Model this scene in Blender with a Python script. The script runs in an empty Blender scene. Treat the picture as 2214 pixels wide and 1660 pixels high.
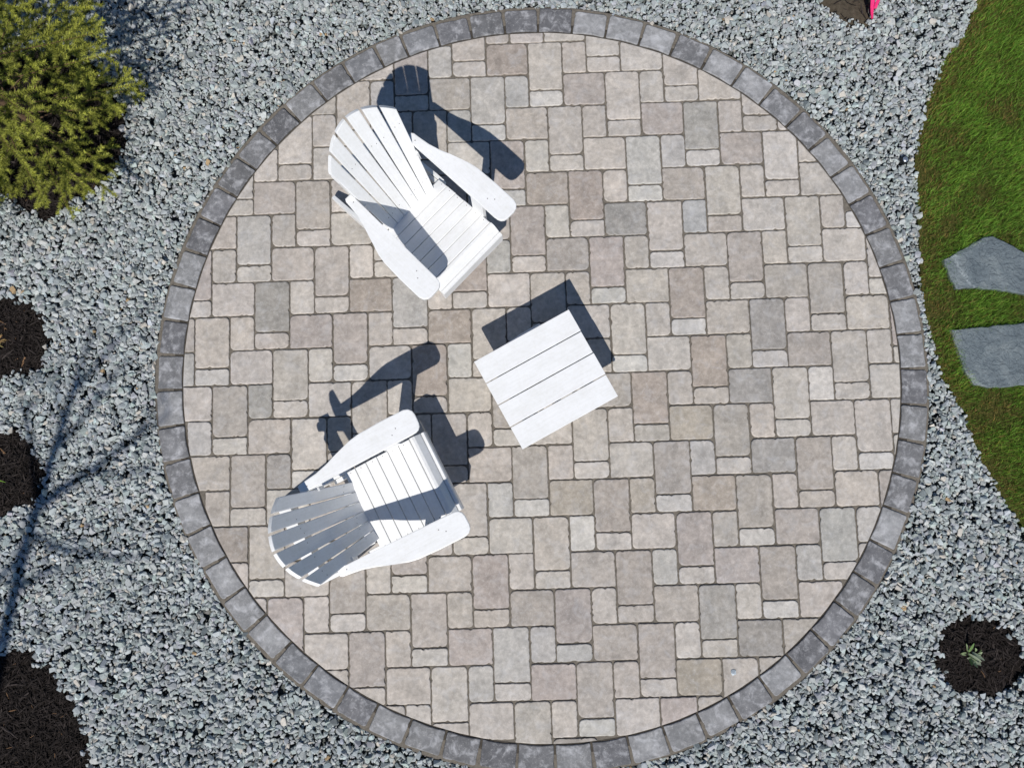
import bpy, bmesh, math, random
import numpy as np
from math import sin, cos, pi, radians, sqrt, atan2, hypot
from mathutils import Vector, Matrix, noise as mnoise

random.seed(7)
rng = np.random.default_rng(11)
scene = bpy.context.scene
col = scene.collection

# ------------------------------------------------------------------ camera
F_PX, AX, AY, CAM_H = 1700.0, 0.10197, 0.01219, 4.5
RM = Matrix.Rotation(AY, 3, 'Y') @ Matrix.Rotation(AX, 3, 'X')
cam_data = bpy.data.cameras.new('camera')
cam_data.sensor_fit = 'HORIZONTAL'; cam_data.sensor_width = 36.0
cam_data.lens = F_PX / 2214.0 * 36.0
cam_data.clip_start = 0.05; cam_data.clip_end = 500.0
cam = bpy.data.objects.new('camera', cam_data); col.objects.link(cam)
cam.matrix_world = Matrix.Translation((0, 0, CAM_H)) @ RM.to_4x4()
scene.camera = cam

# ------------------------------------------------------------------ sky and sun
SUN_D = Vector((0.0633, 0.6122, -0.7882)).normalized()
world = bpy.data.worlds.new('World'); scene.world = world; world.use_nodes = True
wn = world.node_tree.nodes; wl = world.node_tree.links
sky = wn.new('ShaderNodeTexSky'); sky.sky_type = 'NISHITA'; sky.sun_disc = False
sky.sun_elevation = radians(52.0); sky.sun_rotation = pi + 0.103
sky.air_density = 1.0; sky.dust_density = 0.0; sky.ozone_density = 6.0
wl.new(sky.outputs[0], wn['Background'].inputs[0]); wn['Background'].inputs[1].default_value = 0.066
sd = bpy.data.lights.new('sun', 'SUN'); sd.energy = 4.1; sd.angle = radians(0.53); sd.color = (1.0, 0.965, 0.91)
sun = bpy.data.objects.new('sun', sd); col.objects.link(sun)
sun.rotation_euler = SUN_D.to_track_quat('-Z', 'Y').to_euler(); sun.location = (-0.4, -4, 6)
scene.view_settings.view_transform = 'Standard'; scene.view_settings.look = 'None'
scene.view_settings.exposure = 0.0; scene.view_settings.gamma = 1.0
scene.view_settings.use_curve_mapping = False


# ------------------------------------------------------------------ helpers
def G(px, py, z=0.0):
    """ground-plan position (metres) of a surveyed spot at height z"""
    d = RM @ Vector(((px - 1107) / F_PX, -(py - 830) / F_PX, -1.0))
    t = (z - CAM_H) / d.z
    return (d.x * t, d.y * t)


def s2l(r, g, b):
    f = lambda c: c / 12.92 if c <= 0.04045 else ((c + 0.055) / 1.055) ** 2.4
    return tuple(f(c / 255.0) for c in (r, g, b))


def tag(o, label=None, cat=None, group=None, kind=None):
    if label: o['label'] = label
    if cat: o['category'] = cat
    if group: o['group'] = group
    if kind: o['kind'] = kind
    return o


def link(name, me, mat=None, parent=None):
    o = bpy.data.objects.new(name, me); col.objects.link(o)
    if mat: me.materials.append(mat)
    if parent: o.parent = parent
    return o


def empty(name, loc=(0, 0, 0), rz=0.0):
    o = bpy.data.objects.new(name, None); col.objects.link(o)
    o.empty_display_size = 0.1; o.location = loc; o.rotation_euler = (0, 0, rz)
    return o


def from_bm(name, bm, mat=None, parent=None):
    me = bpy.data.meshes.new(name); bm.normal_update(); bm.to_mesh(me); bm.free()
    return link(name, me, mat, parent)


def mesh_np(name, V, Fi, fsize, mat=None, parent=None, color=None, smooth=False):
    """big joined mesh from numpy arrays, all faces of the same size"""
    me = bpy.data.meshes.new(name)
    nf = len(Fi) // fsize
    me.vertices.add(len(V)); me.loops.add(len(Fi)); me.polygons.add(nf)
    me.vertices.foreach_set('co', np.ascontiguousarray(V, dtype=np.float32).ravel())
    me.loops.foreach_set('vertex_index', np.ascontiguousarray(Fi, dtype=np.int32).ravel())
    me.polygons.foreach_set('loop_start', np.arange(0, nf * fsize, fsize, dtype=np.int32))
    me.polygons.foreach_set('loop_total', np.full(nf, fsize, dtype=np.int32))
    me.update(calc_edges=True)
    if not smooth:
        me.polygons.foreach_set('use_smooth', np.zeros(nf, dtype=bool))
    else:
        me.polygons.foreach_set('use_smooth', np.ones(nf, dtype=bool))
    if color is not None:
        a = me.color_attributes.new('tint', 'FLOAT_COLOR', 'POINT')
        a.data.foreach_set('color', np.ascontiguousarray(np.c_[color, np.ones(len(color))], dtype=np.float32).ravel())
    return link(name, me, mat, parent)


def set_tint(me, rgb):
    a = me.color_attributes.new('tint', 'FLOAT_COLOR', 'POINT')
    n = len(me.vertices)
    a.data.foreach_set('color', np.tile(np.array([*rgb, 1.0], dtype=np.float32), n))


def in_poly(pts, poly):
    x, y = pts[:, 0], pts[:, 1]; c = np.zeros(len(pts), bool)
    n = len(poly); j = n - 1
    for i in range(n):
        xi, yi = poly[i]; xj, yj = poly[j]
        m = ((yi > y) != (yj > y))
        with np.errstate(divide='ignore', invalid='ignore'):
            xc = (xj - xi) * (y - yi) / (yj - yi + 1e-12) + xi
        c ^= m & (x < xc); j = i
    return c


def smooth_poly(P, sub=4, closed=True):
    out = []; n = len(P)
    for i in range(n if closed else n - 1):
        p0, p1, p2, p3 = P[(i - 1) % n], P[i], P[(i + 1) % n], P[(i + 2) % n]
        if not closed:
            p0 = P[max(i - 1, 0)]; p3 = P[min(i + 2, n - 1)]
        for k in range(sub):
            t = k / sub
            out.append(tuple(0.5 * ((2 * p1[a]) + (-p0[a] + p2[a]) * t + (2 * p0[a] - 5 * p1[a] + 4 * p2[a] - p3[a]) * t * t
                             + (-p0[a] + 3 * p1[a] - 3 * p2[a] + p3[a]) * t ** 3) for a in (0, 1)))
    if not closed: out.append(tuple(P[-1]))
    return out


def area2(P):
    return 0.5 * sum(P[i][0] * P[(i + 1) % len(P)][1] - P[(i + 1) % len(P)][0] * P[i][1] for i in range(len(P)))


def prism(bm, outline, z0, z1, M=None, bevel=0.003, seg=2):
    """extruded outline (x, y) from z0 to z1, edges softened, moved by M"""
    if area2(outline) < 0: outline = outline[::-1]
    b = bmesh.new()
    vs = [b.verts.new((x, y, z0)) for x, y in outline]
    f = b.faces.new(vs)
    f.normal_flip()
    r = bmesh.ops.extrude_face_region(b, geom=[f])
    up = [v for v in r['geom'] if isinstance(v, bmesh.types.BMVert)]
    for v in up: v.co.z = z1
    if bevel > 0:
        es = [e for e in b.edges if len(e.link_faces) == 2 and e.calc_face_angle(0) > 0.6]
        bmesh.ops.bevel(b, geom=es, offset=bevel, segments=seg, affect='EDGES', profile=0.6, clamp_overlap=True)
    bmesh.ops.recalc_face_normals(b, faces=b.faces)
    if M is not None: b.transform(M)
    tmp = bpy.data.meshes.new('tmp'); b.to_mesh(tmp); b.free(); bm.from_mesh(tmp); bpy.data.meshes.remove(tmp)


def board(name, outline, z0, z1, M, mat, parent, bevel=0.003):
    bm = bmesh.new(); prism(bm, outline, z0, z1, M, bevel); return from_bm(name, bm, mat, parent)


def rect(x0, x1, y0, y1): return [(x0, y0), (x1, y0), (x1, y1), (x0, y1)]


# ------------------------------------------------------------------ materials
def new_mat(name):
    m = bpy.data.materials.new(name); m.use_nodes = True
    nt = m.node_tree; b = nt.nodes['Principled BSDF']
    return m, nt, b


def N(nt, t, **kw):
    n = nt.nodes.new(t)
    for k, v in kw.items():
        if k == 'ins':
            for i, val in v.items(): n.inputs[i].default_value = val
        else: setattr(n, k, v)
    return n


def noise_tex(nt, coord, scale, detail=4.0, rough=0.55, dist=0.0):
    n = N(nt, 'ShaderNodeTexNoise'); n.inputs['Scale'].default_value = scale
    n.inputs['Detail'].default_value = detail; n.inputs['Roughness'].default_value = rough
    n.inputs['Distortion'].default_value = dist
    nt.links.new(coord, n.inputs['Vector']); return n.outputs['Fac']


def ramp(nt, fac, stops):
    r = N(nt, 'ShaderNodeValToRGB'); els = r.color_ramp.elements
    while len(els) < len(stops): els.new(0.5)
    for e, (p, c) in zip(els, stops):
        e.position = p; e.color = (*c, 1) if len(c) == 3 else c
    nt.links.new(fac, r.inputs[0]); return r.outputs[0]


def mix(nt, kind, fac, a, b):
    m = N(nt, 'ShaderNodeMix', data_type='RGBA', blend_type=kind)
    for s, v in ((m.inputs[0], fac), (m.inputs[6], a), (m.inputs[7], b)):
        if hasattr(v, 'is_output'): nt.links.new(v, s)
        else: s.default_value = v if not isinstance(v, tuple) or len(v) == 4 else (*v, 1)
    return m.outputs[2]


def g3(v): return (v, v, v)


def bump(nt, b, height, strength, dist):
    n = N(nt, 'ShaderNodeBump'); n.inputs['Strength'].default_value = strength; n.inputs['Distance'].default_value = dist
    nt.links.new(height, n.inputs['Height']); nt.links.new(n.outputs[0], b.inputs['Normal'])


def tint_attr(nt):
    a = N(nt, 'ShaderNodeAttribute'); a.attribute_name = 'tint'; return a.outputs['Color']


def pos(nt):
    return N(nt, 'ShaderNodeNewGeometry').outputs['Position']


def paver_material(name, blotch, rim, bs=13.0, bd=0.9, bdet=6):
    m, nt, b = new_mat(name); p = pos(nt)
    t = tint_attr(nt)
    n1 = noise_tex(nt, p, 9.0, 5, 0.6, 0.3); n2 = noise_tex(nt, p, 42.0, 5, 0.65, 0.4); n3 = noise_tex(nt, p, 380.0, 3, 0.6)
    c = mix(nt, 'MULTIPLY', 1.0, t, ramp(nt, n1, [(0.3, (0.84, 0.845, 0.85)), (0.7, (1.14, 1.13, 1.12))]))
    c = mix(nt, 'MULTIPLY', 1.0, c, ramp(nt, n2, [(0.28, g3(0.80)), (0.72, g3(1.16))]))
    c = mix(nt, 'MULTIPLY', 1.0, c, ramp(nt, n3, [(0.3, g3(0.86)), (0.7, g3(1.12))]))
    n7 = noise_tex(nt, p, 21.0, 3, 0.5, 0.6)
    c = mix(nt, 'MULTIPLY', 1.0, c, ramp(nt, n7, [(0.34, g3(0.91)), (0.5, g3(1.0)), (0.68, g3(1.07))]))
    # pale efflorescence blotches and pale scuff marks
    n4 = noise_tex(nt, p, bs, bdet, 0.62, bd)
    c = mix(nt, 'MIX', ramp(nt, n4, [(0.50, g3(0)), (0.74, g3(blotch))]), c, (0.62, 0.62, 0.64))
    w = N(nt, 'ShaderNodeTexWave', wave_type='BANDS'); w.inputs['Scale'].default_value = 11.0
    w.inputs['Distortion'].default_value = 26.0; w.inputs['Detail'].default_value = 3.0; w.inputs['Detail Scale'].default_value = 2.2
    nt.links.new(p, w.inputs['Vector'])
    sc = mix(nt, 'MULTIPLY', 1.0, ramp(nt, w.outputs['Fac'], [(0.93, g3(0)), (0.985, g3(0.42))]), ramp(nt, n2, [(0.5, g3(0)), (0.6, g3(1))]))
    c = mix(nt, 'MIX', sc, c, (0.58, 0.56, 0.54))
    # warm iron stains
    n5 = noise_tex(nt, p, 5.0, 4, 0.6)
    c = mix(nt, 'MIX', ramp(nt, n5, [(0.62, g3(0)), (0.78, g3(rim))]), c, (0.36, 0.27, 0.19))
    # little dark pits
    v = N(nt, 'ShaderNodeTexVoronoi'); v.inputs['Scale'].default_value = 75.0; nt.links.new(p, v.inputs['Vector'])
    pit = mix(nt, 'MULTIPLY', 1.0, ramp(nt, v.outputs['Distance'], [(0.07, g3(0.5)), (0.13, g3(0))]), ramp(nt, n2, [(0.5, g3(0)), (0.58, g3(1))]))
    c = mix(nt, 'MIX', pit, c, (0.10, 0.095, 0.09))
    nt.links.new(c, b.inputs['Base Color']); b.inputs['Roughness'].default_value = 0.9
    b.inputs['Specular IOR Level'].default_value = 0.25
    h = mix(nt, 'ADD', 1.0, n2, n3); bump(nt, b, h, 0.55, 0.0025)
    return m


M_PAVER = paver_material('paver_concrete', 0.30, 0.14)
M_BORDER = paver_material('border_concrete', 0.70, 0.03, 17.0, 0.35, 7)


def stone_material(name, scale, lo, hi, spec=0.3):
    m, nt, b = new_mat(name); p = pos(nt)
    n = noise_tex(nt, p, scale, 4, 0.6, 0.3)
    c = mix(nt, 'MULTIPLY', 1.0, tint_attr(nt), ramp(nt, n, [(0.3, g3(lo)), (0.7, g3(hi))]))
    nt.links.new(c, b.inputs['Base Color']); b.inputs['Roughness'].default_value = 0.75
    b.inputs['Specular IOR Level'].default_value = spec
    bump(nt, b, noise_tex(nt, p, scale * 4, 3), 0.4, 0.0015)
    return m


M_STONE = stone_material('crushed_stone', 130.0, 0.82, 1.16)


def soil_material(name, c0, c1, scale, bumpd):
    m, nt, b = new_mat(name); p = pos(nt)
    n = noise_tex(nt, p, scale, 8, 0.7, 0.4)
    nt.links.new(ramp(nt, n, [(0.3, c0), (0.7, c1)]), b.inputs['Base Color']); b.inputs['Roughness'].default_value = 0.95
    b.inputs['Specular IOR Level'].default_value = 0.1
    bump(nt, b, n, 0.9, bumpd); return m


M_SAND = soil_material('joint_sand', s2l(92, 87, 80), s2l(130, 123, 113), 60, 0.004)
M_GRIT = soil_material('stone_grit', s2l(78, 82, 82), s2l(112, 116, 114), 70, 0.01)
M_SOIL = soil_material('mulch_soil', s2l(22, 19, 17), s2l(42, 37, 34), 50, 0.012)
M_LAWNSOIL = soil_material('lawn_thatch', s2l(46, 54, 22), s2l(90, 88, 46), 40, 0.012)
M_DIRT = soil_material('bare_dirt', s2l(58, 52, 44), s2l(92, 84, 72), 45, 0.008)


def tinted(name, rough=0.7, spec=0.3, trans=0.0, lo=0.9, hi=1.1, scale=60):
    m, nt, b = new_mat(name)
    c = mix(nt, 'MULTIPLY', 1.0, tint_attr(nt), ramp(nt, noise_tex(nt, pos(nt), scale, 3), [(0.3, g3(lo)), (0.7, g3(hi))]))
    nt.links.new(c, b.inputs['Base Color']); b.inputs['Roughness'].default_value = rough
    b.inputs['Specular IOR Level'].default_value = spec
    if trans > 0:
        tr = N(nt, 'ShaderNodeBsdfTranslucent'); nt.links.new(c, tr.inputs[0])
        ms = N(nt, 'ShaderNodeMixShader'); ms.inputs[0].default_value = trans
        nt.links.new(b.outputs[0], ms.inputs[1]); nt.links.new(tr.outputs[0], ms.inputs[2])
        nt.links.new(ms.outputs[0], nt.nodes['Material Output'].inputs[0])
    return m


M_BARK = tinted('bark_mulch', 0.9, 0.12, 0, 0.75, 1.25, 160)
M_GRASS = tinted('grass_blade', 0.6, 0.3, 0.25)
M_NEEDLE = tinted('spruce_needle', 0.55, 0.3, 0.18)
M_LEAF = tinted('leaf', 0.55, 0.35, 0.2, 0.85, 1.15, 90)


def wood_bark(name, c0, c1):
    m, nt, b = new_mat(name)
    n = noise_tex(nt, pos(nt), 60, 5, 0.65)
    nt.links.new(ramp(nt, n, [(0.3, c0), (0.7, c1)]), b.inputs['Base Color']); b.inputs['Roughness'].default_value = 0.9
    bump(nt, b, n, 0.8, 0.004); return m


M_TWIG = wood_bark('twig_bark', s2l(70, 52, 38), s2l(118, 92, 68))
M_TRUNK = wood_bark('tree_bark', s2l(78, 70, 62), s2l(130, 120, 108))


def paint_material(name, stain=None, grain=(6, 90, 6)):
    """white exterior paint over planed boards; stain = worn spot (x, y, z, radius) in the board's own space"""
    m, nt, b = new_mat(name)
    tc = N(nt, 'ShaderNodeTexCoord').outputs['Object']; p = pos(nt)
    mp = N(nt, 'ShaderNodeMapping'); mp.inputs['Scale'].default_value = grain; nt.links.new(tc, mp.inputs[0])
    n1 = noise_tex(nt, mp.outputs[0], 1.0, 5, 0.65); n0 = noise_tex(nt, p, 9, 5, 0.65); n2 = noise_tex(nt, p, 55, 5, 0.7); n3 = noise_tex(nt, p, 160, 3, 0.6, 1.0)
    c = ramp(nt, n1, [(0.3, (0.83, 0.83, 0.825)), (0.62, (0.88, 0.88, 0.88))])
    c = mix(nt, 'MULTIPLY', 1.0, c, ramp(nt, n0, [(0.32, (0.94, 0.937, 0.925)), (0.6, g3(1.0))]))
    c = mix(nt, 'MULTIPLY', 1.0, c, ramp(nt, n2, [(0.3, (0.95, 0.945, 0.93)), (0.55, g3(1.0))]))
    c = mix(nt, 'MIX', ramp(nt, n3, [(0.70, g3(0)), (0.80, g3(0.35))]), c, (0.55, 0.50, 0.44))
    if stain:
        x, y, z, r = stain
        vm = N(nt, 'ShaderNodeVectorMath', operation='DISTANCE'); nt.links.new(tc, vm.inputs[0]); vm.inputs[1].default_value = (x, y, z)
        d = N(nt, 'ShaderNodeMath', operation='MULTIPLY_ADD'); nt.links.new(n2, d.inputs[0]); d.inputs[1].default_value = r * 1.4
        nt.links.new(vm.outputs['Value'], d.inputs[2])
        c = mix(nt, 'MIX', ramp(nt, d.outputs[0], [(r * 1.25, g3(0.85)), (r * 1.5, g3(0))]), c, (0.50, 0.40, 0.32))
    nt.links.new(c, b.inputs['Base Color']); b.inputs['Roughness'].default_value = 0.42
    b.inputs['Specular IOR Level'].default_value = 0.35
    bump(nt, b, n2, 0.12, 0.0012)
    return m


M_WHITE = paint_material('white_paint')
M_WHITE_X = paint_material('white_paint_cross', None, (90, 6, 90))


def plain(name, rgb, rough=0.5, metal=0.0, spec=0.4):
    m, nt, b = new_mat(name)
    c = mix(nt, 'MULTIPLY', 1.0, (*rgb, 1), ramp(nt, noise_tex(nt, pos(nt), 120, 3), [(0.3, g3(0.88)), (0.7, g3(1.1))]))
    nt.links.new(c, b.inputs['Base Color']); b.inputs['Roughness'].default_value = rough
    b.inputs['Metallic'].default_value = metal; b.inputs['Specular IOR Level'].default_value = spec
    return m


M_SCREW = plain('screw_head', s2l(134, 130, 128), 0.5, 0.3)
M_BLACKPL = plain('black_plastic', s2l(24, 26, 27), 0.4)
M_CHROME = plain('polished_metal', s2l(200, 205, 212), 0.35, 0.85)
M_PINK = tinted('pink_ribbon', 0.45, 0.4, 0.35)


def slate_material():
    m, nt, b = new_mat('slate'); p = pos(nt)
    n1 = noise_tex(nt, p, 7, 6, 0.65, 0.6); n2 = noise_tex(nt, p, 70, 5, 0.7)
    c = ramp(nt, n1, [(0.3, s2l(88, 98, 104)), (0.5, s2l(106, 116, 121)), (0.72, s2l(130, 138, 140))])
    c = mix(nt, 'MULTIPLY', 1.0, c, ramp(nt, n2, [(0.25, g3(0.74)), (0.75, g3(1.22))]))
    w = N(nt, 'ShaderNodeTexWave', wave_type='BANDS'); w.inputs['Scale'].default_value = 1.1; w.bands_direction = 'DIAGONAL'
    w.inputs['Distortion'].default_value = 7.0; w.inputs['Detail'].default_value = 4.0; w.inputs['Detail Scale'].default_value = 1.4
    nt.links.new(p, w.inputs['Vector'])
    v = mix(nt, 'MULTIPLY', 1.0, ramp(nt, w.outputs['Fac'], [(0.975, g3(0)), (0.998, g3(0.35))]), ramp(nt, n2, [(0.4, g3(0.1)), (0.55, g3(1))]))
    c = mix(nt, 'MIX', v, c, s2l(186, 194, 196))
    nt.links.new(c, b.inputs['Base Color']); b.inputs['Roughness'].default_value = 0.65
    n6 = noise_tex(nt, p, 16, 3, 0.5, 1.5); lay = ramp(nt, n6, [(0.44, g3(0)), (0.47, g3(0.5)), (0.55, g3(0.5)), (0.58, g3(1))])
    bump(nt, b, mix(nt, 'ADD', 1.0, mix(nt, 'ADD', 1.0, n1, n2), lay), 0.8, 0.007)
    return m


M_SLATE = slate_material()

# ------------------------------------------------------------------ plan outlines
PC = (0.1097, 0.5302); PR = 2.0644
HARM = [0.0004, -0.0018, -0.0001, 0.0037, -0.0067, -0.0032, -0.0001, -0.0016, 0.0004]
BORDER_W = 0.150


def rin(t):
    r = PR + HARM[0]
    for k in range(1, 5): r += HARM[2 * k - 1] * cos(k * t) + HARM[2 * k] * sin(k * t)
    return r


def ring(off, n=240):
    return [(PC[0] + (rin(2 * pi * i / n) + off) * cos(2 * pi * i / n), PC[1] + (rin(2 * pi * i / n) + off) * sin(2 * pi * i / n)) for i in range(n)]


lawn_edge_px = [(2150, -140), (2130, -60), (2116, 0), (2086, 72), (2046, 125), (2030, 170), (2010, 212), (2000, 250), (1990, 292), (1983, 340),
                (1984, 385), (1989, 450), (1991, 500), (1994, 560), (1997, 611), (2004, 665), (2015, 717), (2030, 780), (2041, 828),
                (2073, 869), (2102, 939), (2123, 988), (2160, 1055), (2213, 1132), (2260, 1190), (2330, 1290)]
LAWN = smooth_poly([G(*p) for p in lawn_edge_px], 3, False) + [(4.6, -0.9), (4.6, 3.6)]

beds_px = {
    'tree': [(260, 327), (240, 362), (214, 396), (185, 419), (124, 463), (69, 460), (17, 428), (-60, 390), (-100, 300), (-70, 190), (0, 120), (90, 95), (190, 130), (255, 215)],
    'left_upper': [(0, 644), (51, 646), (84, 674), (108, 728), (92, 769), (76, 800), (30, 816), (-25, 812), (-62, 770), (-75, 720), (-55, 665)],
    'left_lower': [(0, 931), (27, 935), (61, 968), (84, 1022), (81, 1066), (59, 1090), (17, 1108), (-25, 1120), (-72, 1085), (-88, 1020), (-55, 950)],
    'left_bottom': [(0, 1404), (66, 1416), (114, 1458), (145, 1497), (169, 1552), (183, 1606), (189, 1660), (175, 1740), (100, 1815), (-20, 1835), (-130, 1790), (-200, 1690), (-190, 1560), (-100, 1440)],
    'right': [(2053, 1361), (2088, 1330), (2137, 1336), (2172, 1356), (2209, 1388), (2222, 1440), (2204, 1472), (2162, 1504), (2130, 1499), (2070, 1492), (2048, 1467), (2034, 1433), (2043, 1398)],
    'top': [(1776, -10), (1786, 20), (1816, 36), (1831, 51), (1862, 53), (1882, 43), (1894, 10), (1896, -40), (1870, -85), (1820, -90), (1785, -60)],
}
BEDS = {}
for k, v in beds_px.items():
    P_ = smooth_poly([G(*p) for p in v], 7); c_ = np.array(P_).mean(0)
    BEDS[k] = [(c_[0] + (x - c_[0]) * (1 + 0.10 * mnoise.noise((x * 16, y * 16, 2))), c_[1] + (y - c_[1]) * (1 + 0.10 * mnoise.noise((x * 16, y * 16, 2)))) for x, y in P_]

# ------------------------------------------------------------------ ground sheet
bm = bmesh.new()
S = 120.0
for x0, x1, y0, y1 in [(-S, S, -S, S)]:
    bm.faces.new([bm.verts.new(v) for v in ((x0, y0, -0.075), (x1, y0, -0.075), (x1, y1, -0.075), (x0, y1, -0.075))])
g = from_bm('ground', bm, M_GRIT); tag(g, 'grey grit ground under and beyond the gravel', 'ground', kind='structure')

# ------------------------------------------------------------------ patio
bm = bmesh.new()
prism(bm, ring(BORDER_W + 0.012, 160), -0.07, -0.009, None, 0)
patio = from_bm('patio', bm, M_SAND)
tag(patio, 'round patio of pale tumbled pavers ringed by dark border stones', 'patio', kind='structure')

bm = bmesh.new(); ra, rb = ring(0.0, 160), ring(BORDER_W + 0.016, 160)
va = [bm.verts.new((x, y, -0.0075)) for x, y in ra]; vb = [bm.verts.new((x, y, -0.012)) for x, y in rb]; vc = [bm.verts.new((x, y, -0.07)) for x, y in rb]
for i in range(160):
    k = (i + 1) % 160; bm.faces.new((va[i], vb[i], vb[k], va[k])); bm.faces.new((vb[i], vc[i], vc[k], vb[k]))
from_bm('edge_bedding', bm, soil_material('edge_soil', s2l(56, 53, 49), s2l(92, 86, 78), 55, 0.006), patio)

TH, LO, LP, LC, LR = 0.03249, (0.71003, 2.14225), 0.80618, 0.45595, 0.20111
E1 = (cos(TH), sin(TH)); E2 = (sin(TH), -cos(TH))
HW = 0.2510; VH = 0.3015
CELL = [('H', 0.0, 0.0, HW, LR), ('V', HW, 0.0, LC, VH), ('Q', LC, 0.0, LP - (LC - HW), LR), ('S', HW, VH, LC, 2 * LR)]


def uv2w(u, v): return (LO[0] + u * E1[0] + v * E2[0], LO[1] + u * E1[1] + v * E2[1])


def paver_outline(u0, v0, u1, v1, rs):
    """tumbled outline: rounded corners of unequal radius, ragged edges"""
    jj = [rs.uniform(0.0018, 0.0046) for _ in range(4)]; w_ = lambda: rs.uniform(-.0012, .0014)
    q = [(u0 + jj[0] + w_(), v0 + jj[1] + w_()), (u1 - jj[2] - w_(), v0 + jj[1] + w_()), (u1 - jj[2] - w_(), v1 - jj[3] - w_()), (u0 + jj[0] + w_(), v1 - jj[3] - w_())]
    out = []
    rad = [rs.choice([0.009, 0.014, 0.019, 0.024, 0.030]) if rs.random() > 0.10 else rs.uniform(0.032, 0.042) for _ in range(4)]
    for i in range(4):
        p, a, b = Vector(q[i]), Vector(q[i - 1]), Vector(q[(i + 1) % 4])
        r = rad[i]; rn = rad[(i + 1) % 4]; r2 = r
        da, db = (a - p).normalized(), (b - p).normalized()
        A, B = p + da * r, p + db * r2
        for t in (0.0, 0.33, 0.67, 1.0):
            out.append((A * (1 - t) ** 2 + p * 2 * t * (1 - t) + B * t ** 2))
        # ragged straight edge up to next corner
        L = (b - p).length; n = max(3, int(L / 0.016))
        nrm = Vector((db.y, -db.x))
        for k in range(1, n):
            t = k / n
            d = r2 + (L - r2 - rn) * t
            chip = rs.uniform(-0.0022, 0.0012) if rs.random() > 0.06 else -rs.uniform(0.003, 0.008)
            out.append(p + db * d + nrm * chip)
    return [uv2w(v.x, v.y) for v in out]


def clip_round(P, off):
    for k in range(96):
        t = 2 * pi * k / 96; n = (cos(t), sin(t)); lim = rin(t) + off
        dd = [(x - PC[0]) * n[0] + (y - PC[1]) * n[1] - lim for x, y in P]
        if max(dd) <= 0: continue
        Q = []
        for i in range(len(P)):
            a, b, da, db = P[i], P[(i + 1) % len(P)], dd[i], dd[(i + 1) % len(P)]
            if da <= 0: Q.append(a)
            if da * db < 0:
                f = da / (da - db); Q.append((a[0] + (b[0] - a[0]) * f, a[1] + (b[1] - a[1]) * f))
        P = Q
        if len(P) < 3: return []
    return P


def inset_pts(P, d):
    n = len(P); out = []
    for i in range(n):
        a, p, b = Vector(P[i - 1]), Vector(P[i]), Vector(P[(i + 1) % n])
        e1, e2 = (p - a), (b - p)
        if e1.length < 1e-7 or e2.length < 1e-7: out.append((p.x, p.y)); continue
        n1, n2 = Vector((-e1.y, e1.x)).normalized(), Vector((-e2.y, e2.x)).normalized()
        m = n1 + n2
        if m.length < 1e-4: m = n1
        m.normalize(); k = min(1.6, 1 / max(0.4, m.dot(n1)))
        q = p + m * d * k; out.append((q.x, q.y))
    return out


def block_bm(bm, P, top, edge, drop, bot, tilt=(0, 0), cen=(0, 0)):
    """stone block: rim rounded over, top slightly pillowed, fan from its middle"""
    if area2(P) < 0: P = P[::-1]
    P = [p for i, p in enumerate(P) if hypot(p[0] - P[i - 1][0], p[1] - P[i - 1][1]) > 0.0006]
    n = len(P); A2 = area2(P)
    cx = sum((P[i][0] + P[(i + 1) % n][0]) * (P[i][0] * P[(i + 1) % n][1] - P[(i + 1) % n][0] * P[i][1]) for i in range(n)) / (6 * A2)
    cy = sum((P[i][1] + P[(i + 1) % n][1]) * (P[i][0] * P[(i + 1) % n][1] - P[(i + 1) % n][0] * P[i][1]) for i in range(n)) / (6 * A2)
    h = lambda x, y: top + tilt[0] * (x - cen[0]) + tilt[1] * (y - cen[1])

    def inner(d):
        out = []
        for x, y in P:
            r = hypot(x - cx, y - cy); k = max(0.3, 1 - d * 1.2 / max(r, 1e-4)); out.append((cx + (x - cx) * k, cy + (y - cy) * k))
        return out
    R0 = [bm.verts.new((x, y, h(x, y))) for x, y in inner(edge)]
    R1 = [bm.verts.new((x, y, h(x, y) - drop * 0.3)) for x, y in inner(edge * 0.4)]
    B = [bm.verts.new((x, y, h(x, y) - drop)) for x, y in P]
    C = [bm.verts.new((x, y, bot)) for x, y in P]
    m = bm.verts.new((cx, cy, h(cx, cy)))
    for i in range(n):
        k = (i + 1) % n
        bm.faces.new((m, R0[i], R0[k]))
        for a, b in ((R0, R1), (R1, B)):
            f = bm.faces.new((a[i], b[i], b[k], a[k])); f.smooth = True
        bm.faces.new((B[i], C[i], C[k], B[k]))


def worn(nv, tint, rs, mid):
    """tint for a block's vertices: dusty or plain middle, scuffed pale rim, dirty sides"""
    n = (nv - 1) // 4; c = []
    for ring_k in range(4):
        for i in range(n):
            f = (1.0 + rs.uniform(-.05, .05), 1.07 + rs.uniform(-.07, .07), 0.88, 0.7)[ring_k]
            c.append([x * f for x in tint])
    f = rs.uniform(*mid); c.append([x * f for x in tint])
    return np.array(c)


def set_cols(me, C):
    a = me.color_attributes.new('tint', 'FLOAT_COLOR', 'POINT')
    a.data.foreach_set('color', np.c_[C, np.ones(len(C))].astype(np.float32).ravel())


def cen2(P): return (sum(p[0] for p in P) / len(P), sum(p[1] for p in P) / len(P))


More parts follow.
